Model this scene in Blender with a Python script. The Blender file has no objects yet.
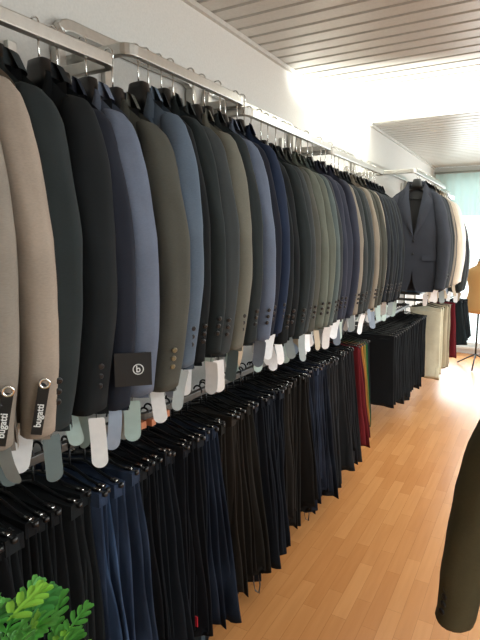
import bpy, bmesh, math, random
from mathutils import Vector, Matrix, noise
random.seed(7)
COL = bpy.context.scene.collection
PI = math.pi

# ------------------------------------------------------------------ materials
def lin(c):
    return tuple(((v/255)/12.92 if v/255 <= .04045 else ((v/255+.055)/1.055)**2.4) for v in c)+(1,)
def newmat(name):
    m = bpy.data.materials.new(name); m.use_nodes = True
    nt = m.node_tree; b = nt.nodes['Principled BSDF']
    return m, nt, b
def plain(name, c, rough=.5, metal=0, spec=.5, bump=0, bscale=60):
    m, nt, b = newmat(name)
    b.inputs['Base Color'].default_value = lin(c)
    b.inputs['Roughness'].default_value = rough
    b.inputs['Metallic'].default_value = metal
    b.inputs['Specular IOR Level'].default_value = spec
    tc = nt.nodes.new('ShaderNodeTexCoord'); n = nt.nodes.new('ShaderNodeTexNoise')
    n.inputs['Scale'].default_value = bscale
    nt.links.new(tc.outputs['Object'], n.inputs['Vector'])
    mx = nt.nodes.new('ShaderNodeMix'); mx.data_type = 'RGBA'
    mx.inputs[6].default_value = lin([max(0, v*.95) for v in c]); mx.inputs[7].default_value = lin([min(255, v*1.04) for v in c])
    nt.links.new(n.outputs['Fac'], mx.inputs[0]); nt.links.new(mx.outputs[2], b.inputs['Base Color'])
    if bump:
        bp = nt.nodes.new('ShaderNodeBump'); bp.inputs['Strength'].default_value = bump; bp.inputs['Distance'].default_value = .004
        nt.links.new(n.outputs['Fac'], bp.inputs['Height']); nt.links.new(bp.outputs['Normal'], b.inputs['Normal'])
    return m
def fabric(name, c, var=.16, weave=420, warm=0, rough=.95, denim=False):
    m, nt, b = newmat(name)
    L = nt.links
    tc = nt.nodes.new('ShaderNodeTexCoord')
    n1 = nt.nodes.new('ShaderNodeTexNoise'); n1.inputs['Scale'].default_value = 9; n1.inputs['Detail'].default_value = 5
    mp = nt.nodes.new('ShaderNodeMapping'); mp.inputs['Scale'].default_value = (weave*.3, weave*.3, weave)
    n2 = nt.nodes.new('ShaderNodeTexNoise'); n2.inputs['Scale'].default_value = 1
    L.new(tc.outputs['Object'], n1.inputs['Vector']); L.new(tc.outputs['Object'], mp.inputs['Vector']); L.new(mp.outputs[0], n2.inputs['Vector'])
    ad = nt.nodes.new('ShaderNodeMath'); ad.operation = 'MULTIPLY_ADD'; ad.inputs[1].default_value = .45
    L.new(n2.outputs['Fac'], ad.inputs[0])
    hf = nt.nodes.new('ShaderNodeMath'); hf.operation = 'MULTIPLY'; hf.inputs[1].default_value = .6
    L.new(n1.outputs['Fac'], hf.inputs[0]); L.new(hf.outputs[0], ad.inputs[2])
    mx = nt.nodes.new('ShaderNodeMix'); mx.data_type = 'RGBA'
    mx.inputs[6].default_value = lin([v*(1-var) for v in c]); mx.inputs[7].default_value = lin([min(255, v*(1+var)) for v in c])
    L.new(ad.outputs[0], mx.inputs[0])
    out = mx.outputs[2]
    if denim:
        n3 = nt.nodes.new('ShaderNodeTexNoise'); n3.inputs['Scale'].default_value = 5; n3.inputs['Detail'].default_value = 3
        mp3 = nt.nodes.new('ShaderNodeMapping'); mp3.inputs['Scale'].default_value = (2.2, 1, .6)
        L.new(tc.outputs['Object'], mp3.inputs[0]); L.new(mp3.outputs[0], n3.inputs['Vector'])
        rp = nt.nodes.new('ShaderNodeMapRange'); rp.inputs[1].default_value = .5; rp.inputs[2].default_value = .75
        L.new(n3.outputs['Fac'], rp.inputs[0])
        m2 = nt.nodes.new('ShaderNodeMix'); m2.data_type = 'RGBA'
        L.new(rp.outputs[0], m2.inputs[0]); L.new(out, m2.inputs[6]); m2.inputs[7].default_value = lin([min(255, v*1.5+18) for v in c])
        out = m2.outputs[2]
    L.new(out, b.inputs['Base Color'])
    b.inputs['Roughness'].default_value = rough
    b.inputs['Specular IOR Level'].default_value = .18
    b.inputs['Sheen Weight'].default_value = .12; b.inputs['Sheen Roughness'].default_value = .5
    b.inputs['Sheen Tint'].default_value = lin([min(255, v*1.1+20) for v in c])
    bp = nt.nodes.new('ShaderNodeBump'); bp.inputs['Strength'].default_value = .25; bp.inputs['Distance'].default_value = .002
    L.new(n1.outputs['Fac'], bp.inputs['Height']); L.new(bp.outputs['Normal'], b.inputs['Normal'])
    return m
_fc = {}
def fab(c, denim=False):
    k = (tuple(c), denim)
    if k not in _fc: _fc[k] = fabric('fabric_%d_%d_%d' % tuple(c), c, denim=denim)
    return _fc[k]
M = {}
M['wall'] = plain('wall_paint', (206, 203, 197), .85, bump=.15, bscale=120)
M['chrome'] = plain('brushed_chrome', (190, 188, 182), .28, .9)
M['wire'] = plain('chrome_wire', (225, 225, 222), .15, 1)
M['black'] = plain('black_plastic', (20, 21, 22), .32)
M['blackclip'] = plain('black_clip', (16, 16, 17), .25)
M['lining'] = plain('dark_lining', (26, 27, 30), .5)
M['button'] = plain('dark_button', (16, 16, 18), .35)
M['bronze'] = plain('horn_button', (120, 108, 80), .3)
M['tagwhite'] = plain('tag_white', (246, 248, 250), .6)
M['taggreen'] = plain('tag_pale_green', (176, 196, 190), .6)
M['tagblue'] = plain('tag_slate', (130, 142, 158), .6)
M['taggrey'] = plain('tag_grey', (150, 158, 158), .6)
M['tagkraft'] = plain('tag_kraft', (186, 172, 150), .7)
M['tagteal'] = plain('tag_dark_teal', (88, 104, 106), .6)
M['labelblack'] = plain('label_black', (14, 15, 17), .5)
M['ink'] = plain('ink_white', (225, 228, 228), .5)
M['inkgrey'] = plain('ink_grey', (150, 152, 152), .6)
M['copper'] = plain('copper_marker', (196, 120, 82), .5)
M['red'] = plain('red_label', (190, 30, 48), .6)
M['brownstrap'] = plain('brown_leather', (62, 44, 34), .5)
M['leaf'] = plain('leaf_green', (92, 172, 74), .45, bscale=25)
M['leafl'] = plain('leaf_light', (140, 205, 70), .45, bscale=25)
M['leafd'] = plain('leaf_dark', (64, 136, 62), .45, bscale=25)
M['stem'] = plain('pale_stem', (176, 178, 160), .7)
M['soil'] = plain('soil', (50, 38, 30), .95, bump=.6, bscale=80)
M['pot'] = plain('pot_ceramic', (210, 206, 198), .4)
M['frame'] = plain('window_frame_white', (225, 228, 228), .4)
M['form'] = plain('tan_linen', (196, 152, 96), .85, bump=.1, bscale=300)
M['iron'] = plain('black_iron', (24, 24, 26), .4, .3)
for k in ('leaf', 'leafl', 'leafd'):
    b = M[k].node_tree.nodes['Principled BSDF']; b.inputs['Subsurface Weight'].default_value = .15
    b.inputs['Subsurface Radius'].default_value = (.01, .02, .005)

def ceiling_mat():
    m = plain('ceiling_strip', (196, 192, 184), .38, .15)
    return m
M['ceil'] = ceiling_mat()
M['groove'] = plain('ceiling_groove', (70, 66, 60), .8)
def floor_mat():
    m, nt, b = newmat('beech_laminate'); L = nt.links
    tc = nt.nodes.new('ShaderNodeTexCoord')
    sp = nt.nodes.new('ShaderNodeSeparateXYZ'); L.new(tc.outputs['Object'], sp.inputs[0])
    cb = nt.nodes.new('ShaderNodeCombineXYZ'); L.new(sp.outputs['Y'], cb.inputs['X']); L.new(sp.outputs['X'], cb.inputs['Y'])
    br = nt.nodes.new('ShaderNodeTexBrick'); L.new(cb.outputs[0], br.inputs['Vector'])
    br.offset = .37; br.inputs['Scale'].default_value = 1
    br.inputs['Brick Width'].default_value = .42; br.inputs['Row Height'].default_value = .066
    br.inputs['Mortar Size'].default_value = .0007; br.inputs['Mortar Smooth'].default_value = .3; br.inputs['Bias'].default_value = 0
    br.inputs['Color1'].default_value = lin((216, 154, 96)); br.inputs['Color2'].default_value = lin((200, 136, 80)); br.inputs['Mortar'].default_value = lin((168, 110, 62))
    n = nt.nodes.new('ShaderNodeTexNoise'); n.inputs['Scale'].default_value = 1; n.inputs['Detail'].default_value = 6
    mp = nt.nodes.new('ShaderNodeMapping'); mp.inputs['Scale'].default_value = (40, 3, 1)
    L.new(tc.outputs['Object'], mp.inputs[0]); L.new(mp.outputs[0], n.inputs['Vector'])
    mx = nt.nodes.new('ShaderNodeMix'); mx.data_type = 'RGBA'; mx.blend_type = 'MULTIPLY'; mx.inputs[0].default_value = .35
    rp = nt.nodes.new('ShaderNodeValToRGB'); rp.color_ramp.elements[0].position = .3; rp.color_ramp.elements[0].color = (.75, .68, .6, 1)
    rp.color_ramp.elements[1].position = .7; rp.color_ramp.elements[1].color = (1, 1, 1, 1)
    L.new(n.outputs['Fac'], rp.inputs[0]); L.new(br.outputs['Color'], mx.inputs[6]); L.new(rp.outputs[0], mx.inputs[7])
    L.new(mx.outputs[2], b.inputs['Base Color'])
    b.inputs['Roughness'].default_value = .27; b.inputs['Specular IOR Level'].default_value = .5
    return m
M['floor'] = floor_mat()
def curtain_mat():
    m, nt, b = newmat('sheer_teal_curtain'); L = nt.links
    tr = nt.nodes.new('ShaderNodeBsdfTranslucent'); tr.inputs[0].default_value = lin((206, 234, 230))
    df = nt.nodes.new('ShaderNodeBsdfDiffuse'); df.inputs[0].default_value = lin((214, 232, 230))
    mx = nt.nodes.new('ShaderNodeMixShader'); mx.inputs[0].default_value = .5
    L.new(tr.outputs[0], mx.inputs[1]); L.new(df.outputs[0], mx.inputs[2]); L.new(mx.outputs[0], nt.nodes['Material Output'].inputs['Surface'])
    return m
M['curtain'] = curtain_mat()
def glass_mat():
    m, nt, b = newmat('window_glass')
    L = nt.links
    tr = nt.nodes.new('ShaderNodeBsdfTransparent'); tr.inputs[0].default_value = (.97, 1, .99, 1)
    gl = nt.nodes.new('ShaderNodeBsdfGlossy'); gl.inputs['Roughness'].default_value = .02
    mx = nt.nodes.new('ShaderNodeMixShader'); mx.inputs[0].default_value = .06
    L.new(tr.outputs[0], mx.inputs[1]); L.new(gl.outputs[0], mx.inputs[2]); L.new(mx.outputs[0], nt.nodes['Material Output'].inputs['Surface'])
    return m
M['glass'] = glass_mat()
def emis(name, c, s):
    m, nt, b = newmat(name); e = nt.nodes.new('ShaderNodeEmission'); e.inputs[0].default_value = lin(c); e.inputs[1].default_value = s
    nt.links.new(e.outputs[0], nt.nodes['Material Output'].inputs['Surface']); return m
M['tube'] = emis('fill_diffuser', (255, 250, 240), 3)  # glowing cover of the added ceiling fill lights

# ------------------------------------------------------------------ mesh helpers
class MB:
    def __init__(s): s.v = []; s.f = []
    def add(s, v, f):
        o = len(s.v); s.v += [tuple(p) for p in v]; s.f += [tuple(i+o for i in q) for q in f]; return s
    def box(s, a, b):
        x0, y0, z0 = a; x1, y1, z1 = b
        return s.add([(x0,y0,z0),(x1,y0,z0),(x1,y1,z0),(x0,y1,z0),(x0,y0,z1),(x1,y0,z1),(x1,y1,z1),(x0,y1,z1)],
                     [(0,3,2,1),(4,5,6,7),(0,1,5,4),(1,2,6,5),(2,3,7,6),(3,0,4,7)])
    def grid(s, P):      # P[j][i]
        n = len(P[0]); o = [p for r in P for p in r]
        return s.add(o, [(j*n+i, j*n+i+1, (j+1)*n+i+1, (j+1)*n+i) for j in range(len(P)-1) for i in range(n-1)])
    def rings(s, R, cap=True):
        n = len(R[0]); o = [p for r in R for p in r]
        f = [(j*n+i, j*n+(i+1) % n, (j+1)*n+(i+1) % n, (j+1)*n+i) for j in range(len(R)-1) for i in range(n)]
        if cap: f += [tuple(reversed(range(n))), tuple(range((len(R)-1)*n, len(R)*n))]
        return s.add(o, f)
    def tube(s, pts, r, n=8, sq=None, closed=False):
        pts = [Vector(p) for p in pts]; R = []
        up = Vector((0, 0, 1))
        for k, p in enumerate(pts):
            a = pts[k-1] if k else pts[0]; b = pts[k+1] if k < len(pts)-1 else pts[-1]
            t = (b-a).normalized()
            ref = up if abs(t.z) < .95 else Vector((1, 0, 0))
            if k == 0 or True:
                u = t.cross(ref)
                if k and u.dot(pu) < 0 and abs(u.dot(pu)) > .5: u = -u
                u.normalize(); w = u.cross(t); pu = u
            if k and w.dot(pw) < 0: w = -w; 
            pw = w
            rr = r[k] if isinstance(r, (list, tuple)) else r
            if sq: R.append([p+u*x*sq[0]/2+w*y*sq[1]/2 for x, y in ((-1,-1),(1,-1),(1,1),(-1,1))])
            else: R.append([p+(u*math.cos(2*PI*i/n)+w*math.sin(2*PI*i/n))*rr for i in range(n)])
        return s.rings(R)
    def lathe(s, prof, n=20, c=(0, 0, 0), sx=1, sy=1):
        R = [[(c[0]+r*sx*math.cos(2*PI*i/n), c[1]+r*sy*math.sin(2*PI*i/n), c[2]+z) for i in range(n)] for r, z in prof]
        return s.rings(R)
    def mesh(s, name, smooth=True):
        me = bpy.data.meshes.new(name); me.from_pydata(s.v, [], s.f)
        bm = bmesh.new(); bm.from_mesh(me); bmesh.ops.recalc_face_normals(bm, faces=bm.faces); bm.to_mesh(me); bm.free()
        if smooth: me.polygons.foreach_set('use_smooth', [True]*len(me.polygons))
        me.update(); return me
def tag(o, label=None, cat=None, group=None, kind=None):
    if label: o['label'] = label
    if cat: o['category'] = cat
    if group: o['group'] = group
    if kind: o['kind'] = kind
    return o
def link(name, me, mat, parent=None, loc=(0, 0, 0), rot=(0, 0, 0), sc=(1, 1, 1), bevel=0):
    o = bpy.data.objects.new(name, me); COL.objects.link(o)
    o.parent = parent; o.location = loc; o.rotation_euler = rot; o.scale = sc
    if me is not None and mat is not None:
        if not me.materials: me.materials.append(mat)
        o.material_slots[0].link = 'OBJECT'; o.material_slots[0].material = mat
    if bevel:
        b = o.modifiers.new('bevel', 'BEVEL'); b.width = bevel; b.segments = 2; b.limit_method = 'ANGLE'
    return o
def empty(name, loc=(0, 0, 0), rot=(0, 0, 0), sc=(1, 1, 1)):
    o = bpy.data.objects.new(name, None); COL.objects.link(o); o.location = loc; o.rotation_euler = rot; o.scale = sc
    o.empty_display_size = .05
    return o
def text_mesh(txt, size):
    cu = bpy.data.curves.new('lettering', 'FONT'); cu.body = txt; cu.size = size; cu.extrude = .0003
    cu.align_x = 'CENTER'; cu.align_y = 'CENTER'
    cu.offset = size*.018
    o = bpy.data.objects.new('tmp', cu); COL.objects.link(o)
    bpy.context.view_layer.update()
    me = bpy.data.meshes.new_from_object(o.evaluated_get(bpy.context.evaluated_depsgraph_get()))
    bpy.data.objects.remove(o); return me

# ------------------------------------------------------------------ setting
XW, XR, YF, YB, H = -1.36, 3.2, -1.6, 7.9, 2.6
def struct(name, mb, m, smooth=False, bevel=0, parent=None):
    o = link(name, mb.mesh(name, smooth), m, parent, bevel=bevel)
    if parent is None: tag(o, kind='structure')
    return o
struct('floor', MB().box((XW-.1, YF-.1, -.1), (XR+.1, YB+.1, 0)), M['floor'])
struct('wall_left', MB().box((XW-.1, YF-.1, 0), (XW, YB+.1, H+.1)), M['wall'])
# back wall round a wide shop window
BX0, BX1, BZ0, BZ1 = -1.2, 2.6, .1, 2.46
struct('wall_back', MB().box((XW, YB, 0), (BX0, YB+.1, H)).box((BX1, YB, 0), (XR, YB+.1, H)).box((BX0, YB, 0), (BX1, YB+.1, BZ0)).box((BX0, YB, BZ1), (BX1, YB+.1, H)), M['wall'])
# right wall with two unseen window openings added for light, far one shaping glow
RW = [(-.9, 2.0, .5, 2.35), (2.9, 4.8, .92, 2.35)]
mb = MB(); ys = [YF-.1, -.9, 2.0, 2.9, 4.8, YB+.1]
for a, b in ((0, 1), (2, 3), (4, 5)): mb.box((XR, ys[a], 0), (XR+.1, ys[b], H+.1))
for y0, y1, z0, z1 in RW: mb.box((XR, y0, 0), (XR+.1, y1, z0)).box((XR, y0, z1), (XR+.1, y1, H+.1))
struct('wall_right', mb, M['wall'])
struct('wall_front', MB().box((XW, YF-.1, 0), (XR, YF, H)), M['wall'])
# ceiling: dark base with metal strips running across the room
mb = MB(); y = YF; pitch = .112
struct('ceiling', MB().box((XW, YF, H+.012), (XR, YB, H+.1)), M['groove'])
while y < YB:
    y1 = min(y+pitch-.014, YB)
    x0, x1 = XW+.001, XR-.001
    mb.add([(x0, y, H+.012), (x0, y+.006, H), (x0, y1-.006, H), (x0, y1, H+.012), (x1, y, H+.012), (x1, y+.006, H), (x1, y1-.006, H), (x1, y1, H+.012)],
           [(0, 1, 5, 4), (1, 2, 6, 5), (2, 3, 7, 6)])
    y += pitch
struct('trim_1', mb, M['ceil'])
struct('trim_2', MB().box((XW, YF, H-.022), (XW+.02, YB, H-.001)), M['ceil'])
struct('baseboard_left', MB().box((XW, YF, 0), (XW+.014, YB, .07)), M['frame'], bevel=.003)
struct('baseboard_back', MB().box((XW+.014, YB-.014, 0), (XR, YB, .07)), M['frame'], bevel=.003)
# back window: frame, panes
mb = MB(); fw = .05
mb.box((BX0, YB+.01, BZ0), (BX1, YB+.08, BZ0+fw)).box((BX0, YB+.01, BZ1-fw), (BX1, YB+.08, BZ1))
nx = 4
for i in range(nx+1):
    x = BX0+(BX1-BX0-fw)*i/nx; mb.box((x, YB+.01, BZ0+fw), (x+fw, YB+.08, BZ1-fw))
w = struct('window_1', mb, M['frame'])
link('pane', MB().box((BX0+fw, YB+.04, BZ0+fw), (BX1-fw, YB+.046, BZ1-fw)).mesh('pane', False), M['glass'], w)
link('sill', MB().box((BX0-.03, YB-.06, BZ0-.03), (BX1+.03, YB-.001, BZ0)).mesh('sill', False), M['frame'], w)
for k, (y0, y1, z0, z1) in enumerate(RW):  # frames and panes for the added right-hand openings
    mb = MB().box((XR+.02, y0, z0), (XR+.08, y1, z0+.04)).box((XR+.02, y0, z1-.04), (XR+.08, y1, z1))
    for i in range(3):
        yy = y0+(y1-y0-.04)*i/2
        if k == 1 and i == 1: continue
        mb.box((XR+.02, yy, z0+.04), (XR+.08, yy+.04, z1-.04))
    w = struct('window_%d' % (k+2), mb, M['frame'])
    link('pane', MB().box((XR+.045, y0+.04, z0+.04), (XR+.05, y1-.04, z1-.04)).mesh('pane', False), M['glass'], w)
# pleated sheer curtains over the upper half of the back window
def curtain(x0, x1, z0, z1, y, amp=.018):
    P = []; n = int((x1-x0)/.012)
    for j in range(9):
        z = z1+(z0-z1)*j/8; row = []
        for i in range(n+1):
            x = x0+(x1-x0)*i/n
            row.append((x, y+amp*math.sin(x*58+.6*math.sin(x*9))*(.5+.5*j/8)+.004*noise.noise(Vector((x*6, z*3, 1))), z))
        P.append(row)
    return MB().grid(P)
cu = empty('sheer_curtain', (0, 0, 0))
tag(cu, 'pale teal sheer curtain across the top of the back shop window', 'curtain')
link('curtain_cloth', curtain(XW+.03, 2.9, 1.93, 2.5, YB-.09).mesh('curtain_cloth'), M['curtain'], cu)
link('curtain_rail', MB().tube([(XW+.01, YB-.09, 2.52), (2.95, YB-.09, 2.52)], .01).mesh('curtain_rail'), M['chrome'], cu)

# ------------------------------------------------------------------ rack frames
SX = .028
def bent(pts, r=.05, seg=5):
    """round the inner corners of a polyline"""
    P = [Vector(p) for p in pts]; out = [P[0]]
    for k in range(1, len(P)-1):
        a = (P[k-1]-P[k]).normalized(); b = (P[k+1]-P[k]).normalized()
        rr = min(r, (P[k-1]-P[k]).length*.45, (P[k+1]-P[k]).length*.45)
        p0, p1 = P[k]+a*rr, P[k]+b*rr
        for i in range(seg+1):
            t = i/seg; out.append(p0*(1-t)**2+P[k]*2*t*(1-t)+p1*t*t)
    out.append(P[-1]); return out
def sq_tube(pts, w=.026, h=.034, r=.05):
    return MB().tube(bent(pts, r), 0, sq=(w, h)).mesh('rail', False)
def rack(label, y0, y1, x, z, wall_z=None, low=None, wall_y0=None, xin=XW+.025):
    t = empty('wall_clothes_rack', (XW, (y0+y1)/2, 0)); t.location = (0, 0, 0)
    tag(t, label, 'clothes rack', 'chrome wall racks')
    link('hanging_rail', sq_tube([(XW+.005, y0, z), (x, y0, z), (x, y1, z), (XW+.005, y1, z)], r=.035), M['chrome'], t, bevel=.003)
    if wall_z:
        wy = wall_y0 if wall_y0 is not None else y0+.05
        link('wall_bar', sq_tube([(xin, wy, z-.12), (xin, wy, wall_z), (xin, y1-.05, wall_z), (xin, y1-.05, z-.12)], .03, .036, .05), M['chrome'], t, bevel=.003)
    for yy in (y0+.16, y1-.16):
        link('upright', MB().box((XW+.001, yy-.015, .12), (XW+.02, yy+.015, z+.05)).mesh('upright', False), M['chrome'], t, bevel=.002)
    return t
ZA, ZB, ZC, ZD = 2.108, 2.165, 2.135, 2.12
rack('chrome wall rack nearest the camera, over the beige jackets', -.9, 1.2, -1.11, ZA)
rack('chrome wall rack whose rounded corner stands out over the slate blue jackets', 1.26, 1.96, -1.11, ZB, 2.262, wall_y0=1.20)
rack('chrome wall rack over the grey jackets in the middle of the wall', 1.99, 3.0, -1.11, ZC, 2.262, wall_y0=2.03)
rack('chrome wall rack over the black jackets past the middle of the wall', 3.03, 4.2, -1.11, ZD, 2.25)
rack('chrome wall rack at the back carrying the front-facing open jacket', 4.5, 6.05, -.93, 2.16, 2.26)
rack('short chrome wall rack closest to the back window', 6.15, 7.1, -.98, 2.12, 2.24)
M['darkrail'] = plain('dark_steel_rail', (92, 92, 90), .4, .8)  # darker steel for the lower rails and the shelf
def lowrack(label, y0, y1, x, z):
    t = empty('trouser_rack', (0, 0, 0)); tag(t, label, 'clothes rack', 'lower trouser racks')
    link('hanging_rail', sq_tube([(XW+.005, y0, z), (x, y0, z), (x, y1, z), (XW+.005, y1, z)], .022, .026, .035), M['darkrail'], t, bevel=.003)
    return t
ZL = .985
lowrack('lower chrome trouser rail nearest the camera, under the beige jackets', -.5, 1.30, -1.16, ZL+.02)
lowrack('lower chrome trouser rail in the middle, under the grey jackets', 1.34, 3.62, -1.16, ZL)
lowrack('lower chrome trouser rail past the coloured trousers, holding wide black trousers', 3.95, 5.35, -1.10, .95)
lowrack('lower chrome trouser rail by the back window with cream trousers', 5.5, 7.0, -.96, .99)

# ------------------------------------------------------------------ jacket meshes
def lerp(a, b, t): return a+(b-a)*t
def interp(T, x):
    for (a, va), (b, vb) in zip(T, T[1:]):
        if x <= b:
            t = (x-a)/(b-a); t = t*t*(3-2*t) if False else t
            return lerp(va, vb, max(0, t))
    return T[-1][1]
WT = [(0, .150), (.06, .158), (.2, .176), (.3, .184), (.42, .176), (.6, .186), (.84, .200)]
DT = [(0, .012), (.05, .028), (.15, .042), (.3, .046), (.5, .04), (.84, .036)]
LEN = .825
def ztop(x):
    ax = abs(x); return -.085*(max(0, (ax-.045))/.11)**1.15
def fy(x, z, w, seed, amp=.006):
    d = interp(DT, -z); q = max(0, 1-abs(x/w)**2.6)**.5
    return d*q + amp*q*noise.noise(Vector((x*9, z*3.2, seed)))
def panel(side, seed, n=10, m=18):
    """front panel; side -1/+1; overlap at the front edge"""
    P = []
    for j in range(m+1):
        t = j/m; row = []
        for i in range(n+1):
            zz = -t*LEN
            w = interp(WT, -zz)
            vw = max(-.012 if side < 0 else .004, .062*(1-t*LEN/.40))
            if -zz > .66: vw = max(vw, .0+.035*((-zz-.66)/.165)**2)
            x = side*lerp(vw, w, i/n)
            z0 = ztop(x); z = lerp(z0, -LEN, t)
            y = -fy(x, z, w*1.001, seed)-(.003 if side < 0 else 0)
            row.append((x, y, z))
        P.append(row)
    return P
def body_mesh(seed):
    mb = MB(); mb.grid(panel(-1, seed)); mb.grid(panel(1, seed))
    P = []
    for j in range(19):
        t = j/18; row = []
        for i in range(21):
            w = interp(WT, t*LEN); x = lerp(-w, w, i/20)
            z = lerp(ztop(x), -LEN+.0, t); row.append((x, fy(x, z, w*1.001, seed+9), z))
        P.append(row)
    mb.grid(P); return mb.mesh('jacket_body')
def front_y(x, z, seed): return -fy(x, z, interp(WT, -z), seed)
def lapel_mesh(seed):
    mb = MB()
    for s in (-1, 1):
        roll = [(.052, .012), (.045, -.10), (.03, -.20), (.016, -.30), (.002, -.40)]
        outer = [(.088, -.085), (.120, -.128), (.098, -.21), (.056, -.31), (.004, -.402)]
        P = []
        for j in range(9):
            t = j/8*4; k = min(3, int(t)); u = t-k
            a = [lerp(roll[k][q], roll[k+1][q], u) for q in (0, 1)]; b = [lerp(outer[k][q], outer[k+1][q], u) for q in (0, 1)]
            row = []
            for i in range(5):
                v = i/4; x = lerp(a[0], b[0], v); z = lerp(a[1], b[1], v)
                row.append((s*x, front_y(x, min(z, 0), seed)-.004-.006*math.sin(v*PI)-(.003 if s < 0 else 0), z))
            P.append(row)
        mb.grid(P)
        # collar leaf, ending in the notch
        C0 = [(.052, .012), (.05, -.02), (.047, -.06)]; C1 = [(.068, .004), (.088, -.035), (.092, -.074)]
        P = []
        for j in range(5):
            t = j/4*2; k = min(1, int(t)); u = t-k
            a = [lerp(C0[k][q], C0[k+1][q], u) for q in (0, 1)]; b = [lerp(C1[k][q], C1[k+1][q], u) for q in (0, 1)]
            P.append([(s*lerp(a[0], b[0], v), front_y(.08, min(0, lerp(a[1], b[1], v)), seed)-.007-.006*math.sin(v*PI), lerp(a[1], b[1], v)) for v in (0, .33, .66, 1)])
        mb.grid(P)
    # collar stand round the back of the neck
    P = []
    for i in range(15):
        a = PI*(i/14); x = .06*math.cos(a); y = -.014+.05*math.sin(a)
        P.append([(x, y, -.005), (x*1.02, y+.002, .03), (x*1.12, y+.01, .026), (x*1.35, y+.02, -.012)])
    mb.grid(P)
    return mb.mesh('lapel')
def sleeve_mesh(seed, s=1, ry=.038, path=None, n=22):
    path = path or [(.098, -.048, .010, .012), (.115, -.060, .026, .026), (.134, -.090, .035, .036), (.150, -.135, .040, .041), (.166, -.20, .044, .043), (.182, -.28, .046, .044), (.200, -.38, .047, .044),
            (.206, -.47, .046, .042), (.209, -.56, .043, .041), (.207, -.65, .040, .039), (.200, -.735, .037, .037), (.193, -.80, .036, .036)]
    rings = []; K = 40
    for j in range(K+1):
        t = j/K*(len(path)-1); k = min(len(path)-2, int(t)); u = t-k
        cx, cz, rx, r2 = [lerp(path[k][q], path[k+1][q], u) for q in range(4)]
        tt = j/K; cy = -.006-.034*tt**1.6+.012*math.sin(tt*3+seed)
        R = []
        for i in range(n):
            a = 2*PI*i/n
            f = 1+.12*noise.noise(Vector((math.cos(a)*1.4, tt*6, seed+math.sin(a))))
            f += .045*math.exp(-((tt-.58)/.22)**2)*math.sin(tt*62+2.2*math.cos(a+seed)+seed*2)*max(0, .4-.8*math.sin(a))
            f -= .10*math.exp(-((math.sin(a)+.35)/.28)**2)*max(0, math.cos(a))*(.35+.65*math.sin(tt*2.6+seed)**2)
            sx = math.copysign(abs(math.cos(a))**.85, math.cos(a)); sy = math.copysign(abs(math.sin(a))**.9, math.sin(a))
            R.append((s*(cx+rx*sx*f), cy+r2*ry/.038*sy*f, cz+(.004*math.sin(a) if j == K else 0)))
        rings.append(R)
    # turn the hem inwards
    last = rings[-1]; c = Vector((sum(p[0] for p in last)/n, sum(p[1] for p in last)/n, last[0][2]))
    for q, dz in ((.86, 0.0), (.8, .03)):
        rings.append([tuple(c+(Vector(p)-c)*q+Vector((0, 0, dz))) for p in last])
    return MB().rings(rings).mesh('sleeve')
BODY = [body_mesh(s) for s in (1, 2, 3)]
LAP = [lapel_mesh(s) for s in (1, 2, 3)]
SLV = [sleeve_mesh(s) for s in (.3, 1.7, 2.9, 4.1)]
SLI = [sleeve_mesh(s, -1) for s in (.7, 2.3)]
BTN = MB().lathe([(.002, .003), (.0065, .0035), (.0078, .002), (.0075, 0)], 12).mesh('button')
PKT = MB().box((-.058, -.0015, -.022), (.058, .0015, .022)).mesh('pocket_flap', False)
LIN = MB().grid([[(x, .012, z) for x in (-.08, 0, .08)] for z in (-.01, -.2, -.42)]).mesh('lining')
def tag_mesh(w, l, bend):
    pts = [(-w/2, 0), (w/2, 0)]; n = 8
    rows = []
    T = [0, .006/l, .3, .5, (l-w/2)/l] + [(l-w/2+w/2*math.sin(a*PI/16))/l for a in range(1, 9)]
    for j, t in enumerate(T):
        z = -l*t; hw = w/2
        if l*t > l-w/2: hw = math.sqrt(max(1e-7, (w/2)**2-(l*t-(l-w/2))**2))
        if j == 0: hw = w/2*.9
        y = bend*math.sin(t*PI)*l
        rows.append([(-hw, y, z), (-hw*.3, y, z), (hw*.3, y, z), (hw, y, z)])
    mb = MB().grid(rows); mb.grid([[(x, y+.0009, z) for x, y, z in r] for r in rows]); return mb.mesh('price_tag')
TAGS = [tag_mesh(.036, .115, .0), tag_mesh(.036, .12, .05), tag_mesh(.034, .10, -.06), tag_mesh(.04, .105, .08)]
CORD = MB().tube([(0, 0, 0), (.003, -.004, .03), (-.002, -.004, .06), (.002, 0, .085)], .0011, 5).mesh('tag_cord')
# jacket hanger
def hook_pts(z0, zr, r=.018, off=0):
    """stem up from z0, bend over a bar whose top is at zr"""
    pts = [(0, 0, z0), (0, 0, lerp(z0, zr, .35))]
    cz = zr-r+.012
    pts += [(r*.0, 0, cz-.012)]
    for i in range(11):
        a = -PI*.28+PI*1.25*i/10
        pts.append((-r+r*1.05*math.cos(a)+.004, 0, cz+r*1.05*math.sin(a)+.004))
    return pts
def shoulders_mesh():
    R = []
    for i in range(17):
        u = -1+i/8; x = u*.118; z = -.022-.058*abs(u)**1.2; hw = lerp(.010, .014, abs(u)**2); hh = lerp(.014, .012, abs(u))
        R.append([(x, hw*math.cos(a)-.004*abs(u), z+hh*math.sin(a)) for a in [2*PI*k/8 for k in range(8)]])
    mb = MB().rings(R); mb.box((-.11, -.004, -.115), (.11, .004, -.106)); 
    return mb.mesh('hanger_shoulders')
def head_mesh():
    R = []
    for z, wx, wy in ((-.03, .050, .02), (.0, .043, .021), (.03, .034, .02), (.046, .030, .018), (.05, .024, .012)):
        R.append([(wx*math.copysign(abs(math.cos(a))**.5, math.cos(a)), wy*math.copysign(abs(math.sin(a))**.5, math.sin(a)), z) for a in [2*PI*k/16 for k in range(16)]])
    return MB().rings(R).mesh('hanger_head')
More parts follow.
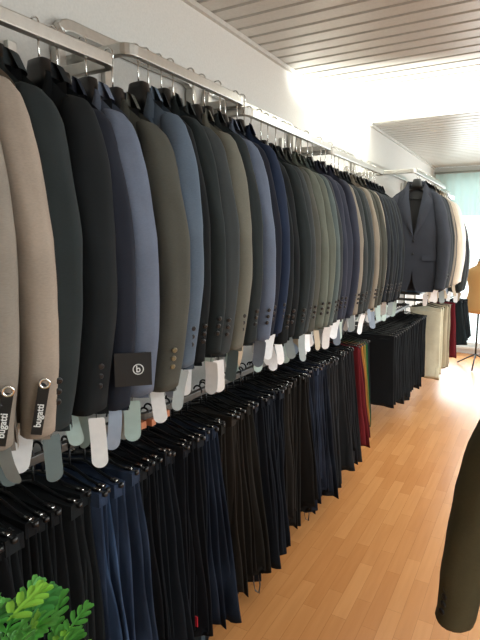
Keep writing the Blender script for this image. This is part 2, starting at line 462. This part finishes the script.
SHD, HEAD = shoulders_mesh(), head_mesh()
HOOKS = {}
def hook_mesh(dz):
    k = round(dz, 2)
    if k not in HOOKS: HOOKS[k] = MB().tube(hook_pts(.048, dz), .0026, 7).mesh('hook')
    return HOOKS[k]
def jacket_hanger(x, y, z, zr, rz=0, ys=1):
    t = empty('jacket_hanger', (x, y, z), (0, 0, rz))
    tag(t, 'black plastic suit hanger with chrome hook on the upper wall rail, holding a jacket', 'hanger', 'suit hangers on the upper rails')
    link('hanger_shoulders', SHD, M['black'], t, sc=(1, ys, 1)); link('hanger_head', HEAD, M['black'], t, sc=(1, ys, 1)); link('hook', hook_mesh(zr-z), M['wire'], t)
    return t
TM = ['tagwhite', 'taggreen', 'tagblue', 'taggrey', 'tagkraft', 'tagteal']
def jacket(label, c, x, y, z, gap, rz=0, sx=1, group=None, tags=2, buttons=3, bmat='button', cat='suit jacket', tagm=None, idx=0, zsc=1, tw=.8):
    t = empty('suit_jacket', (x, y, z), (0, 0, rz))
    tag(t, label, cat, group or 'jackets on the upper wall racks')
    ys = max(.62, min(1.35, gap/.078)); k = idx % 3
    m = fab(c)
    b = link('jacket_body', BODY[k], m, t, sc=(sx, ys, zsc)); link('lapel', LAP[k], m, t, sc=(sx, ys, zsc))
    link('lining', LIN, M['lining'], t, sc=(sx, ys, zsc))
    sl = link('sleeve', SLV[idx % 4], m, t, loc=(.0, 0, 0), sc=(sx, ys, zsc), rot=(0, 0, 0))
    link('sleeve', SLI[idx % 2], m, t, sc=(sx, ys, zsc))
    for q in range(buttons):
        bo = link('button', BTN, M[bmat], t, loc=((.2415-.004*q)*sx, (-.052)*ys, (-.685-q*.024)*zsc), rot=(0, PI/2+.2, -.5))
    for q in range(2):
        link('button', BTN, M['button'], t, loc=(.0, -.047*ys, (-.43-.1*q)*zsc), rot=(PI/2, 0, 0), sc=(1.3, 1.3, 1.3))
    link('pocket_flap', PKT, m, t, loc=(.115*sx, -.038*ys-.003, -.56*zsc), rot=(.0, 0, .22))
    link('pocket_flap', PKT, m, t, loc=(-.115*sx, -.038*ys-.003, -.56*zsc), rot=(.0, 0, -.22))
    for q in range(tags):
        mt = (tagm[q] if tagm and q < len(tagm) else random.choice(['tagwhite', 'tagwhite', 'taggreen', 'tagkraft', 'taggrey', 'tagblue', 'tagwhite']))
        lx = (.178-.085*q+random.uniform(-.03, .03))*sx; lz = (-.785-random.uniform(.0, .05)-.015*q)*zsc
        rr = (random.uniform(-.3, .3), random.uniform(-.5, .5) if q else random.uniform(-.25, .3), random.uniform(.0, 1.3))
        g = link('price_tag', TAGS[(idx+q) % 4], M[mt], t, loc=(lx, -.035*ys-.02*q, lz), rot=rr, sc=(1.12, 1, 1.05))
        link('cord', CORD, M['labelblack'], g)
    return t

G = {'greige': (126, 119, 110), 'beige': (146, 134, 122), 'charcoal': (38, 43, 44), 'black': (25, 28, 30), 'midnight blue': (31, 34, 43),
     'slate blue': (94, 102, 118), 'olive grey': (72, 72, 66), 'blue grey': (82, 94, 108), 'dark grey': (54, 58, 59), 'taupe': (102, 101, 92),
     'light slate': (92, 101, 118), 'navy': (34, 44, 64), 'sage grey': (92, 96, 87), 'teal grey': (82, 92, 91), 'indigo': (47, 50, 62),
     'stone': (122, 114, 102), 'dark olive': (60, 60, 54), 'ink': (27, 31, 37), 'graphite': (40, 43, 46), 'mushroom': (122, 116, 108)}
XC = -1.11
#  Y, colour, tags
J = [(.46, 'graphite', 0), (.56, 'mushroom', 1), (.655, 'greige', 2), (.745, 'beige', 2), (.805, 'charcoal', 1), (.935, 'black', 2), (.995, 'midnight blue', 1), (1.095, 'slate blue', 2),
     (1.185, 'olive grey', 1), (1.30, 'blue grey', 2), (1.36, 'black', 1), (1.42, 'charcoal', 0), (1.485, 'dark grey', 2), (1.60, 'taupe', 2), (1.665, 'charcoal', 1),
     (1.77, 'light slate', 1), (1.83, 'midnight blue', 1), (1.90, 'navy', 1), (1.97, 'black', 1), (2.04, 'black', 1), (2.115, 'charcoal', 1), (2.19, 'dark grey', 1),
     (2.265, 'olive grey', 1), (2.36, 'sage grey', 2), (2.43, 'sage grey', 1), (2.50, 'teal grey', 2), (2.57, 'dark grey', 1), (2.65, 'indigo', 1), (2.74, 'indigo', 1), (2.83, 'indigo', 2),
     (2.93, 'stone', 1), (3.01, 'dark grey', 1), (3.09, 'charcoal', 2), (3.17, 'dark grey', 1), (3.25, 'stone', 1), (3.33, 'dark olive', 1), (3.42, 'dark olive', 2),
     (3.50, 'stone', 0), (3.57, 'ink', 1), (3.65, 'black', 1), (3.73, 'ink', 1), (3.81, 'black', 2), (3.90, 'ink', 1), (3.98, 'black', 1)]
ORD = ['first', 'second', 'third', 'fourth', 'fifth', 'sixth', 'seventh', 'eighth', 'ninth']
cnt = {}; tot = {}
for _, c, _ in J: tot[c] = tot.get(c, 0)+1
def zbase(y): return 1.985 if y < 1.2 else (2.03 if y < 1.96 else (1.985 if y < 3.0 else 1.975))
def zrail(y): return (ZA if y < 1.23 else ZB if y < 1.975 else ZC if y < 3.015 else ZD)+.017
TAGSEL = {.655: ['taggrey', 'taggreen'], .745: ['tagwhite', 'tagteal'], .805: ['tagteal'], .935: ['tagwhite', 'taggreen'], .995: ['tagblue'], 1.095: ['taggreen', 'taggrey'],
          1.185: ['tagwhite'], 1.485: ['tagwhite', 'tagkraft'], 1.60: ['tagteal', 'taggreen'], 1.77: ['tagblue'], 2.36: ['tagwhite', 'tagwhite'], 2.50: ['tagwhite', 'tagwhite']}
WHERE = {.46: 'foremost', .56: 'ahead of', }
for i, (y, c, nt) in enumerate(J):
    cnt[c] = cnt.get(c, 0)+1
    if tot[c] == 1: lab = 'the only %s suit jacket on the long upper rail along the wall' % c
    else: lab = '%s suit jacket, %s %s one from the left on the long upper rail' % (c, ORD[cnt[c]-1], c)
    if y == .745: lab = 'light beige suit jacket with black sleeve label, right beside the charcoal one at left'
    if y == .995: lab = 'midnight blue suit jacket with a square black logo card at its cuff'
    gap = (J[i+1][0]-y if i+1 < len(J) else .08)
    g0 = (y-J[i-1][0]) if i else .08
    nt = max(nt, 2) if i else 0
    z = zbase(y)+random.uniform(-.008, .008)
    rz = random.uniform(-.06, .06)
    x = XC+random.uniform(-.008, .008)
    t = jacket(lab, G[c], x, y, z, (gap+g0)/2*.95, rz, 1.0, tags=nt, idx=i, tagm=TAGSEL.get(y), bmat='bronze' if y == 1.185 else 'button')
    jacket_hanger(x, y, z+.0, zrail(y), rz, min(1, gap/.06))
    if y in (.655, .745):
        # woven sleeve label with vertical lettering and a metal ring
        lb = link('sleeve_label', MB().box((-.0008, -.011, -.055), (.0008, .011, .055)).mesh('sleeve_label', False), M['labelblack'], t, loc=(.240, -.055, -.735), rot=(-.2, .1, -.7))
        link('lettering', text_mesh('bugatti', .019), M['ink'], lb, loc=(.0012, 0, -.012), rot=(PI/2, -PI/2, PI/2))
        R = [[((.0095+.003*math.cos(b))*math.cos(a), (.0095+.003*math.cos(b))*math.sin(a), .003*math.sin(b)) for b in [2*PI*q/8 for q in range(8)]] for a in [2*PI*k/20 for k in range(21)]]
        link('ring', MB().rings(R, False).mesh('ring'), M['wire'], lb, loc=(.003, 0, .06), rot=(0, PI/2, 0))
    if y == .995:
        lb = link('logo_card', MB().box((-.045, -.001, -.042), (.045, .001, .042)).mesh('logo_card', False), M['labelblack'], t, loc=(.262, -.052, -.695), rot=(0, 0, .74))
        link('lettering', text_mesh('b', .024), M['ink'], lb, loc=(0.012, -.0015, 0), rot=(PI/2, 0, 0))
        R = [[((.0125+.0013*math.cos(b))*math.cos(a), .0013*math.sin(b), (.0125+.0013*math.cos(b))*math.sin(a)) for b in [2*PI*q/8 for q in range(8)]] for a in [2*PI*k/28 for k in range(29)]]
        link('emblem_ring', MB().rings(R, False).mesh('emblem_ring'), M['ink'], lb, loc=(.012, -.0015, 0))
# far rack, set further into the room
F = [(4.60, (50, 53, 61), 'slate charcoal open suit jacket facing the room, first on the back rack', 1.16, 2.055),
     (4.70, (36, 39, 44), 'charcoal suit jacket directly behind the front-facing open one', 1.12, 2.05),
     (4.79, (34, 37, 40), 'black suit jacket on the back rack just ahead of the dark grey one', 1.1, 2.05),
     (4.88, (50, 54, 58), 'dark grey suit jacket on the back rack, two before the taupe one', 1.1, 2.05),
     (4.98, (38, 42, 46), 'near-black suit jacket right in front of the taupe one on the back rack', 1.1, 2.05),
     (5.10, (120, 112, 102), 'taupe suit jacket on the back rack among the dark and pale ones', 1.1, 2.05),
     (5.22, (88, 84, 78), 'brown grey suit jacket on the back rack between taupe and beige ones', 1.08, 2.04),
     (5.35, (176, 164, 146), 'beige jacket on the back rack, foremost of the pale ones', 1.1, 2.04),
     (5.48, (196, 186, 170), 'sand coloured jacket behind the beige one on the back rack', 1.1, 2.04),
     (5.62, (225, 220, 210), 'ivory jacket behind the sand coloured one on the back rack', 1.12, 2.04),
     (5.76, (236, 234, 228), 'white jacket, last pale one on the back rack', 1.12, 2.04),
     (6.30, (50, 54, 54), 'dark green-grey jacket, foremost on the rack closest to the window', 1.05, 2.0),
     (6.42, (34, 36, 38), 'black jacket in the middle of the rack closest to the window', 1.05, 2.0),
     (6.54, (90, 92, 88), 'mid grey jacket on the rack closest to the window, furthest back', 1.05, 2.0)]
for i, (y, c, lab, sx, z) in enumerate(F):
    x = -.93 if y < 6 else -.95
    rz = .10 if i == 0 else random.uniform(-.05, .08)
    if y > 6: z -= .10
    jacket(lab, c, x, y, z, .10, rz, sx, tags=1+(i % 2), idx=i, buttons=2 if i < 4 else 0, group='jackets on the racks at the back', zsc=1.08)
    jacket_hanger(x, y, z, 2.177 if y < 6 else 2.137, rz)

# ------------------------------------------------------------------ trousers
def leg_mesh(seed, y0, dl=0, w=.17, n=20, kick=.03, L=.77):
    R = []; K = 22
    for j in range(K+1):
        t = j/K; z = -.012-t*(L+dl)
        xo = lerp(w*.92, w*.82, t**.8)+kick*t           # outer edge
        xi = -lerp(w*.92, w*.50, t)+kick*t*.6
        th = lerp(.0075, .0115, min(1, t*4))*(1-.1*t)
        if j == K: th *= .95
        cx, hw = (xo+xi)/2, (xo-xi)/2; row = []
        for i in range(n):
            a = 2*PI*i/n
            ca, sa = math.cos(a), math.sin(a)
            x = cx+hw*math.copysign(abs(ca)**.6, ca)+.006*noise.noise(Vector((seed*3, z*5, ca*2)))
            y = y0+th*math.copysign(abs(sa)**.7, sa)*(1-.35*abs(ca)**6) + .022*min(1, t*3)*noise.noise(Vector((x*8, z*2.6, seed))) + .006*math.sin(x*46+seed*5+3*t)*min(1, t*2)
            row.append((x, y, z+(.02*noise.noise(Vector((x*6, 0, seed*2)))+x*.16*math.sin(seed*2.7)-.03*max(0, x*8-.5)**2*math.cos(seed))*t**3))
        R.append(row)
    last = R[-1]
    R.append([(lerp(sum(p[0] for p in last)/n, p[0], .96), lerp(y0, p[1], .7), p[2]+.012) for p in last])
    return MB().rings(R).mesh('trouser_leg')
LEGS = [(leg_mesh(s, -.009, 0), leg_mesh(s+.5, .009, -.012)) for s in (1.1, 2.2, 3.3, 4.4, 5.5)]
WB = MB().tube([(-.155, 0, -.015), (-.07, .002, -.018), (.05, -.002, -.014), (.155, 0, -.016)], 0, sq=(.03, .04)).mesh('waistband', False)
CUFF = MB().tube([(-.085, 0, 0), (.03, 0, 0), (.135, 0, .002)], 0, sq=(.04, .045)).mesh('turn_up', False)
STRAP = MB().tube([(0, 0, 0), (.004, -.01, -.05), (.002, -.004, -.10), (.012, 0, -.15)], 0, sq=(.014, .003)).mesh('strap', False)
LOOP = MB().tube([(0, 0, 0), (.006, -.012, -.06), (.014, -.01, -.11), (.028, 0, -.125), (.03, .008, -.09), (.02, .01, -.03)], 0, sq=(.012, .002)).mesh('strap', False)
# clip hanger: bar, hook, two clips
BAR = MB().tube([(-.165, 0, .0), (-.08, 0, .012), (-.012, 0, .03), (.012, 0, .03), (.08, 0, .012), (.165, 0, .0)], [.004, .0045, .005, .005, .0045, .004], 7)
BAR.box((-.168, -.006, -.006), (-.158, .006, .006)); BAR.box((.158, -.006, -.006), (.168, .006, .006)); BAR = BAR.mesh('hanger_bar')
CLIP = MB().box((-.012, -.008, -.03), (.012, -.004, .012)).box((-.012, .004, -.03), (.012, .008, .012)).box((-.006, -.010, .004), (.006, .010, .010)).mesh('clip', False)
PIN = MB().lathe([(.002, -.011), (.0058, -.011), (.0058, .011), (.002, .011)], 10).mesh('spring')
THK = {}
def clip_hanger(x, y, z, zr, rz, detail=True, marker=False, sx=1):
    t = empty('clip_hanger', (x, y, z), (0, 0, rz))
    lab = 'black clip hanger on a lower rail, gripping a pair of trousers'
    k = round(zr-z, 2)
    if k not in THK: THK[k] = MB().tube(hook_pts(.03, k, .018), .0036, 8).mesh('hook')
    link('hanger_bar', BAR, M['black'], t, sc=(sx, 1, 1)); link('hook', THK[k], M['iron'], t)
    for s in (-1, 1):
        c = link('clip', CLIP, M['blackclip'], t, loc=(s*.135*sx, 0, -.002))
        if detail:
            link('spring', PIN, M['wire'], c, loc=(.0, 0, .007), rot=(0, PI/2, 0))
    g = 'clip hangers on the lower rails'
    if marker:
        link('size_marker', MB().box((-.014, -.012, -.012), (.014, .012, .012)).mesh('size_marker', False), M['copper'], t, loc=(0.012, 0, k-.03))
        lab = 'black clip hanger with copper size marker on the near lower rail'; g = 'clip hangers with copper markers'
    tag(t, lab, 'hanger', g)
    return t
def trousers(c, x, y, z, i, rz, label, group, sx=1, L=1, denim=False, cuff=None, strap=None, ys=1, lean=0):
    t = empty('trousers', (x, y, z), (0, 0, rz)); tag(t, label, 'trousers', group)
    m = fab(c, denim); a, b = LEGS[i % 5]
    la = link('trouser_leg', a, m, t, sc=(sx, ys, L), rot=(0, -lean, 0)); link('trouser_leg', b, m, t, sc=(sx, ys, L), rot=(0, -lean*1.3, 0))
    link('waistband', WB, m, t, sc=(sx, ys, 1))
    if cuff: link('turn_up', CUFF, fab(cuff), la, loc=(.025, -.005, -.76))
    if strap == 'tape': link('strap', STRAP, M['labelblack'], t, loc=(.15*sx, -.01, -.74*L))
    if strap == 'loop': link('strap', LOOP, M['brownstrap'], t, loc=(.15*sx, -.01, -.72*L))
    if strap == 'red': link('fabric_label', MB().box((-.012, -.002, -.02), (.012, .002, .02)).mesh('fabric_label', False), M['red'], t, loc=(.165, -.028, -.69))
    return t
TC = [(.92, (19, 21, 23), 'black trousers'), (1.085, (30, 42, 60), 'jeans'), (1.20, (20, 22, 24), 'black trousers'), (1.50, (18, 21, 26), 'black trousers'),
      (1.60, (19, 26, 38), 'dark blue jeans'), (1.86, (33, 30, 27), 'brown'), (2.14, (20, 24, 31), 'navy'), (2.46, (31, 28, 26), 'brown'),
      (2.76, (20, 25, 36), 'navy2'), (3.10, (36, 37, 39), 'charcoal'), (3.27, (26, 26, 28), 'black trousers')]
ys_ = []; y = .36
while y < 3.26: ys_.append(y); y += .0405+random.uniform(-.004, .004)
GN = {'black trousers': ('black trousers hanging tightly packed on the lower wall rail', 'black trousers on the lower rail'),
      'brown': ('brown-black trousers hanging tightly packed on the lower wall rail', 'brown-black trousers on the lower rail'),
      'navy': ('dark navy trousers on the lower rail between the brown-black ones', 'dark navy trousers on the lower rail'),
      'navy2': ('navy blue trousers on the lower rail, just before the charcoal ones', 'navy blue trousers on the lower rail'),
      'charcoal': ('charcoal grey trousers on the lower rail near the burgundy pair', 'charcoal trousers on the lower rail'),
      'dark blue jeans': ('dark indigo jeans with pale seams on the lower rail, past the bright blue jeans', 'dark indigo jeans on the lower rail')}
jn = 0; XL = -1.165
JL = ['faded mid blue jeans at the front of the small blue jeans group', 'second blue jeans of the blue jeans group on the lower rail',
      'third blue jeans of the blue jeans group on the lower rail', 'rearmost blue jeans of the blue jeans group on the lower rail', 'blue jeans on the lower rail against black trousers']
for i, y in enumerate(ys_):
    c, nm = next(((c, n) for lim, c, n in TC if y < lim), (TC[-1][1], TC[-1][2]))
    kf = random.choice([.8, .9, 1, 1.1, 1.22]); c = tuple(max(8, int(v*kf)) for v in c)
    denim = 'jeans' in nm or nm == 'navy2'
    z = (.918 if y < 1.12 else .9)+random.uniform(-.006, .006); x = XL+random.uniform(-.014, .014); rz = random.uniform(-.13, .13)
    if nm == 'jeans': lab, grp = JL[min(jn, 4)], 'blue jeans on the lower rail'; jn += 1; x += .02
    else: lab, grp = GN[nm]
    st = None; cuff = None
    q = round(y, 2)
    if i in (26, 46): st = 'tape'; lab = ('black' if i == 26 else nm.replace('navy2', 'navy blue'))+' trousers with a dark tape dangling below the hem, '+('middle of the near rail' if i == 26 else 'further along the rail'); grp = 'trousers with straps'
    if i in (33, 38, 53): st = 'loop'; lab = {33: 'dark trousers with a brown strap loop at the hem, nearest such pair', 38: 'dark trousers with a long brown strap loop, in the middle', 53: 'dark trousers with a brown strap loop, furthest along'}[i]; grp = 'trousers with straps'
    if i == 27: st = 'red'; lab = 'dark trousers with a small red label near the hem'; grp = 'trousers with straps'
    if i == 28: cuff = (56, 68, 76); lab = 'dark trousers with a grey turned-up cuff near the edge of the floor'; grp = 'trousers with straps'
    Lz = random.choice([.88, .93, .95, .97, .99, 1.0, 1.02, 1.04])
    lean = random.uniform(-.01, .10)
    trousers(c, x, y, z, i, rz, lab, grp, random.uniform(.95, 1.05), Lz, denim, cuff, st, ys=random.uniform(.8, 1.6), lean=lean)
    clip_hanger(x, y, z, (ZL+.033 if y < 1.32 else ZL+.013), rz, detail=True, marker=(1.24 < y < 1.46))
for y, c, lab, L in [(3.29, (98, 28, 33), 'burgundy red trousers among the dark ones on the lower rail', .88), (3.335, (84, 30, 34), 'dark maroon trousers beside the burgundy pair', .86),
                  (3.38, (160, 108, 52), 'tan orange chinos beside the burgundy pair', .76), (3.425, (120, 104, 50), 'olive tan chinos between the orange and green pairs', .74),
                  (3.47, (28, 84, 48), 'green trousers beside the tan orange chinos', .80), (3.52, (26, 28, 32), 'black trousers right behind the green pair', .8)]:
    trousers(c, XL+.02, y, .90, int(y*100), .03, lab, 'coloured trousers on the lower rail', 1.02, L, lean=.04+.28*(3.5-y)); clip_hanger(XL+.02, y, .90, ZL+.013, .03)
y = 4.02; i = 0
while y < 5.3:
    c = random.choice([(24, 27, 30), (28, 31, 34), (21, 23, 26)])
    lab = 'wide black trousers facing the room, first on the rail past the coloured pairs' if i == 0 else 'black trousers on the rail past the coloured pairs, behind the front-facing one'
    tr = trousers(c, -1.12, y, .86, i, random.uniform(-.05, .05), lab, 'black trousers on the third lower rail', 1.28, .80*random.uniform(.9, 1.08))
    clip_hanger(-1.12, y, .86, .965, 0, detail=i < 6, sx=1.25); y += .075; i += 1
for i, (y, c, lab) in enumerate([(5.62, (206, 204, 182), 'cream trousers, foremost pair on the lower rail by the back window'), (5.74, (196, 192, 168), 'second cream trousers on the lower rail by the back window'),
                  (5.90, (168, 160, 138), 'khaki trousers behind the cream pairs near the back window'), (6.02, (150, 142, 122), 'dusty brown trousers behind the khaki pair near the back window'),
                  (6.2, (92, 26, 34), 'burgundy trousers near the back window, next to black ones'), (6.33, (26, 34, 38), 'black trousers beside the far burgundy pair'),
                  (6.46, (22, 28, 32), 'black trousers near the window, second past the far burgundy pair'), (6.60, (26, 32, 36), 'last black trousers on the lower rail toward the window')]):
    dx = [0, 0, .02, .03, .05, .10, .12, .13][i]
    trousers(c, -.98+dx, y, .90, i, 0, lab, 'trousers by the back window', 1.0, [.95, .93, .9, .88, .8, .65, .62, .6][i], ys=1.6, lean=[0, 0, 0, 0, .05, .12, .12, .1][i]); clip_hanger(-.98+dx, y, .90, 1.003, 0, detail=False)

sh = empty('wall_shelf', (0, 0, 0)); tag(sh, 'narrow wall shelf with folded jeans, under the jackets on the back rack', 'shelf')
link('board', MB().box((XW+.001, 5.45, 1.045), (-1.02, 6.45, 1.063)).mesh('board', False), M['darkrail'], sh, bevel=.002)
for yy in (5.6, 6.3): link('bracket', MB().box((XW+.001, yy-.01, .95), (XW+.012, yy+.01, 1.045)).box((XW+.012, yy-.008, 1.03), (-1.1, yy+.008, 1.045)).mesh('bracket', False), M['darkrail'], sh)
FJ = [('grey-blue', (66, 84, 104)), ('black', (22, 24, 27)), ('slate blue', (52, 68, 88)), ('dark grey', (44, 48, 52)), ('faded blue', (84, 102, 120))]
def folded():
    mb = MB()
    for k in range(3):
        R = []
        for i in range(9):
            x = -.13+.26*i/8; e = 1-.12*abs(i/4-1)**4
            R.append([(x, .075*e*math.copysign(abs(math.cos(a))**.4, math.cos(a)), .012+k*.021+.010*math.copysign(abs(math.sin(a))**.6, math.sin(a))+.002*noise.noise(Vector((x*20, k, a)))) for a in [2*PI*q/14 for q in range(14)]])
        mb.rings(R)
    return mb.mesh('folded_jeans')
FM = folded()
for i, (n, c) in enumerate(FJ):
    o = link('folded_jeans', FM, fab(c, True), None, loc=(-1.17, 5.56+i*.19, 1.0635))
    tag(o, 'folded %s jeans lying on the wall shelf under the back jackets' % n, 'jeans', 'folded jeans on the wall shelf')

# ------------------------------------------------------------------ dress form and the olive jacket
def dress_form(label, x, y, z0, hgt, s=1, rz=0):
    t = empty('dress_form', (x, y, 0), (0, 0, rz)); tag(t, label, 'mannequin', 'dress forms')
    prof = [(.02, 0), (.15, .0), (.162, .06), (.158, .14), (.135, .22), (.118, .30), (.128, .38), (.150, .46), (.160, .53), (.158, .58), (.12, .625), (.06, .65), (.045, .68), (.045, .72), (.02, .725)]
    R = []
    for r, z in prof:
        zz = z*hgt/.725
        R.append([(r*s*1.12*math.cos(a), r*s*.72*math.sin(a)*(1.08 if math.sin(a) < 0 else .95), z0+zz) for a in [2*PI*k/28 for k in range(28)]])
    o = link('torso', MB().rings(R).mesh('torso'), M['form'], t); md = o.modifiers.new('sub', 'SUBSURF'); md.levels = 1; md.render_levels = 1
    link('neck_cap', MB().lathe([(.005, .03), (.02, .028), (.05*s, .008), (.05*s, 0)], 20, (0, 0, z0+hgt)).mesh('neck_cap'), M['iron'], t)
    link('pole', MB().tube([(0, 0, .12), (0, 0, z0+.02)], .011, 12).mesh('pole'), M['iron'], t)
    for k in range(3):
        a = k*2*PI/3+.5
        link('leg', MB().tube([(0, 0, .17), (.12*math.cos(a), .12*math.sin(a), .10), (.26*math.cos(a), .26*math.sin(a), .012)], .009, 8).mesh('leg'), M['iron'], t)
    return t
dress_form('tan linen dress form on a thin black tripod pole by the back window', -.60, 7.05, .69, .66, .95)
dress_form('dress form wearing the olive jacket at the right edge of the picture', .20, 1.20, .86, .70, 1.0, rz=.2)
t = empty('olive_jacket', (.20, 1.20, 1.50), (0, 0, .15)); tag(t, 'dark olive jacket with its sleeve hanging down, at the right edge in the foreground', 'jacket')
mo = fab((78, 72, 52))
link('jacket_body', BODY[1], mo, t, sc=(1.18, 3.1, .93)); link('lapel', LAP[1], mo, t, sc=(1.18, 3.1, .93))
OP = [(.11, -.055, .02, .03), (.14, -.07, .045, .05), (.175, -.12, .055, .062), (.212, -.22, .058, .064), (.248, -.32, .056, .062), (.272, -.42, .054, .058), (.288, -.52, .050, .052), (.300, -.62, .045, .046), (.308, -.70, .040, .042), (.310, -.715, .038, .040)]
for s in (-1, 1):
    o = link('sleeve', sleeve_mesh(3.3, s, path=OP, n=20), mo, t)
    for q in range(4):
        link('button', BTN, M['button'], o, loc=(s*(.336-.002*q), -.070+.001*q, -.685+q*.017), rot=(PI/2, 0, s*.8))
for q in range(2): link('button', BTN, M['button'], t, loc=(0, -.155, -.42-.1*q), rot=(PI/2, 0, 0), sc=(1.4, 1.4, 1.4))

# ------------------------------------------------------------------ plant in the lower left corner
def leaf_mesh(L, seed):
    """blade cut into rounded fingers, each finger a small cupped blade fanning from the midrib"""
    rnd = random.Random(seed); mb = MB()
    def blade(o, ang, l, w, lift):
        rows = []
        for j in range(8):
            t = j/7; hw = max(.0006, w*(math.sin((t*.86+.06)*PI)**.6)*(.55+.5*t))
            cx, cy = o[0]+math.sin(ang)*l*t, o[1]+math.cos(ang)*l*t; z = o[2]+lift*l*t*(1-.8*t)
            px, py = math.cos(ang), -math.sin(ang)
            rows.append([(cx+px*hw*q, cy+py*hw*q, z+abs(q)*hw*.35) for q in (-1, -.5, 0, .5, 1)])
        mb.grid(rows)
    for k in range(4):
        t = .22+.2*k
        for sd in (-1, 1):
            blade((0, L*(t-.12), 0), sd*(1.0-.17*k+rnd.uniform(-.1, .1)), L*(.42-.05*abs(k-1)), L*.095, rnd.uniform(-.1, .3))
    blade((0, L*.55, 0), rnd.uniform(-.1, .1), L*.42, L*.11, .1)
    blade((0, 0, 0), 0, L*.75, L*.07, .05)
    return mb.mesh('leaf')
LF = [leaf_mesh(.07, s) for s in (1, 2, 3)]
p = empty('potted_plant', (-.640, .352, 0)); tag(p, 'green leafy potted plant with lobed leaves in the lower left corner', 'plant')
link('pot', MB().lathe([(.02, 0), (.11, 0), (.15, .30), (.158, .31), (.158, .33), (.14, .33), (.135, .29), (.02, .29)], 28).mesh('pot'), M['pot'], p)
link('soil', MB().lathe([(.01, .30), (.135, .30), (.135, .302), (.01, .302)], 24).mesh('soil'), M['soil'], p)
link('trunk', MB().tube([(-.005, .0, .28), (.01, .01, .6), (.0, .01, .85), (.022, .02, 1.05), (.022, .03, 1.165)], [.018, .015, .012, .009, .006], 9).mesh('trunk'), M['stem'], p)
rnd = random.Random(11)
def add_leaf(pos, rz, tilt, roll, m, s):
    link('leaf', rnd.choice(LF), m, p, loc=pos, rot=(tilt, roll, rz), sc=(s, s, s))
for k in range(95):
    a = rnd.uniform(0, 2*PI); rr = rnd.uniform(.01, .125); zz = 1.085-4*rr*rr-rnd.uniform(0, .12)*(1+k % 2)
    pos = (rr*math.cos(a)+.03, rr*math.sin(a)+.025, zz)
    add_leaf(pos, a-PI/2+rnd.uniform(-.5, .5), rnd.uniform(-.3, .75), rnd.uniform(-.4, .4), M[rnd.choice(['leaf', 'leaf', 'leafl', 'leafd'])], rnd.uniform(.7, 1.1))
add_leaf((.024, .03, 1.165), -.6, 1.2, .3, M['leafl'], .5)
add_leaf((.075, .05, 1.06), -.5, 1.1, 0, M['leafl'], .6)
add_leaf((.022, .03, 1.16), 1.6, .9, 0, M['leafl'], .5)
for k in range(14):
    a = k*2*PI/14+rnd.uniform(-.2, .2); rr = rnd.uniform(.04, .12)
    link('stem', MB().tube([(0, 0, .28), (rr*.3*math.cos(a), rr*.3*math.sin(a), .6), (rr*math.cos(a)+.035, rr*math.sin(a)+.03, rnd.uniform(.82, .93))], [.004, .003, .002], 6).mesh('stem'), M['leafd'], p)

# ------------------------------------------------------------------ light
def area(name, loc, rot, sx, sy, e, col=(1, 1, 1)):
    l = bpy.data.lights.new(name, 'AREA'); l.shape = 'RECTANGLE'; l.size = sx; l.size_y = sy; l.energy = e; l.color = col
    o = bpy.data.objects.new(name, l); COL.objects.link(o); o.location = loc; o.rotation_euler = rot; return o
area('fill_right', (XR-.03, .55, 1.45), (0, PI/2, 0), 1.8, 2.8, 34, (.86, .96, 1))  # area fill added at the unseen near right window
area('fill_right_far', (XR-.03, 3.85, 1.63), (0, PI/2, 0), 1.4, 1.8, 42, (.92, .97, 1))  # second added fill, at the unseen far right window
area('daylight_back', (.7, YB-.2, 1.2), (-PI/2, 0, 0), 3.6, 2.0, 110, (.88, .97, 1))
for y in (.3, 3.0, 5.6):  # fill light fittings added at the ceiling, out of view
    lt = empty('fill_light', (1.5, y, H)); tag(lt, 'added fill light, long white ceiling fitting outside the frame', 'light', 'added fill lights')
    link('housing', MB().box((-.09, -.62, -.03), (.09, .62, -.001)).mesh('housing', False), M['frame'], lt, bevel=.004)
    link('diffuser', MB().box((-.07, -.6, -.045), (.07, .6, -.031)).mesh('diffuser', False), M['tube'], lt, bevel=.004)
    area('fill_lamp', (1.5, y, H-.06), (0, 0, 0), .16, 1.2, 26, (.90, .97, 1))
# added spot outside the far right window for the glow on ceiling and wall
s = bpy.data.lights.new('glow_spot', 'SPOT'); s.energy = 32000; s.spot_size = math.radians(24); s.spot_blend = .8; s.shadow_soft_size = .02; s.color = (1, .99, .96)
so = bpy.data.objects.new('glow_spot', s); COL.objects.link(so); so.location = (4.3, 4.80, .62)
so.rotation_euler = (Vector((-1.36, 4.15, 2.62))-Vector(so.location)).to_track_quat('-Z', 'Y').to_euler()

w = bpy.data.worlds.new('World'); bpy.context.scene.world = w; w.use_nodes = True
w.node_tree.nodes['Background'].inputs[0].default_value = (.93, .98, 1, 1); w.node_tree.nodes['Background'].inputs[1].default_value = 2.2

# ------------------------------------------------------------------ camera
cam = bpy.data.cameras.new('Camera'); co = bpy.data.objects.new('Camera', cam); COL.objects.link(co)
cam.sensor_fit = 'VERTICAL'; cam.sensor_height = 36; cam.lens = 517/640*36; cam.clip_start = .02
co.location = (0, 0, 1.6)
co.rotation_euler = (PI/2-math.radians(8.796), 0, math.radians(29.832))
bpy.context.scene.camera = co
sc = bpy.context.scene
sc.view_settings.view_transform = 'Standard'; sc.view_settings.look = 'None'; sc.view_settings.exposure = 0
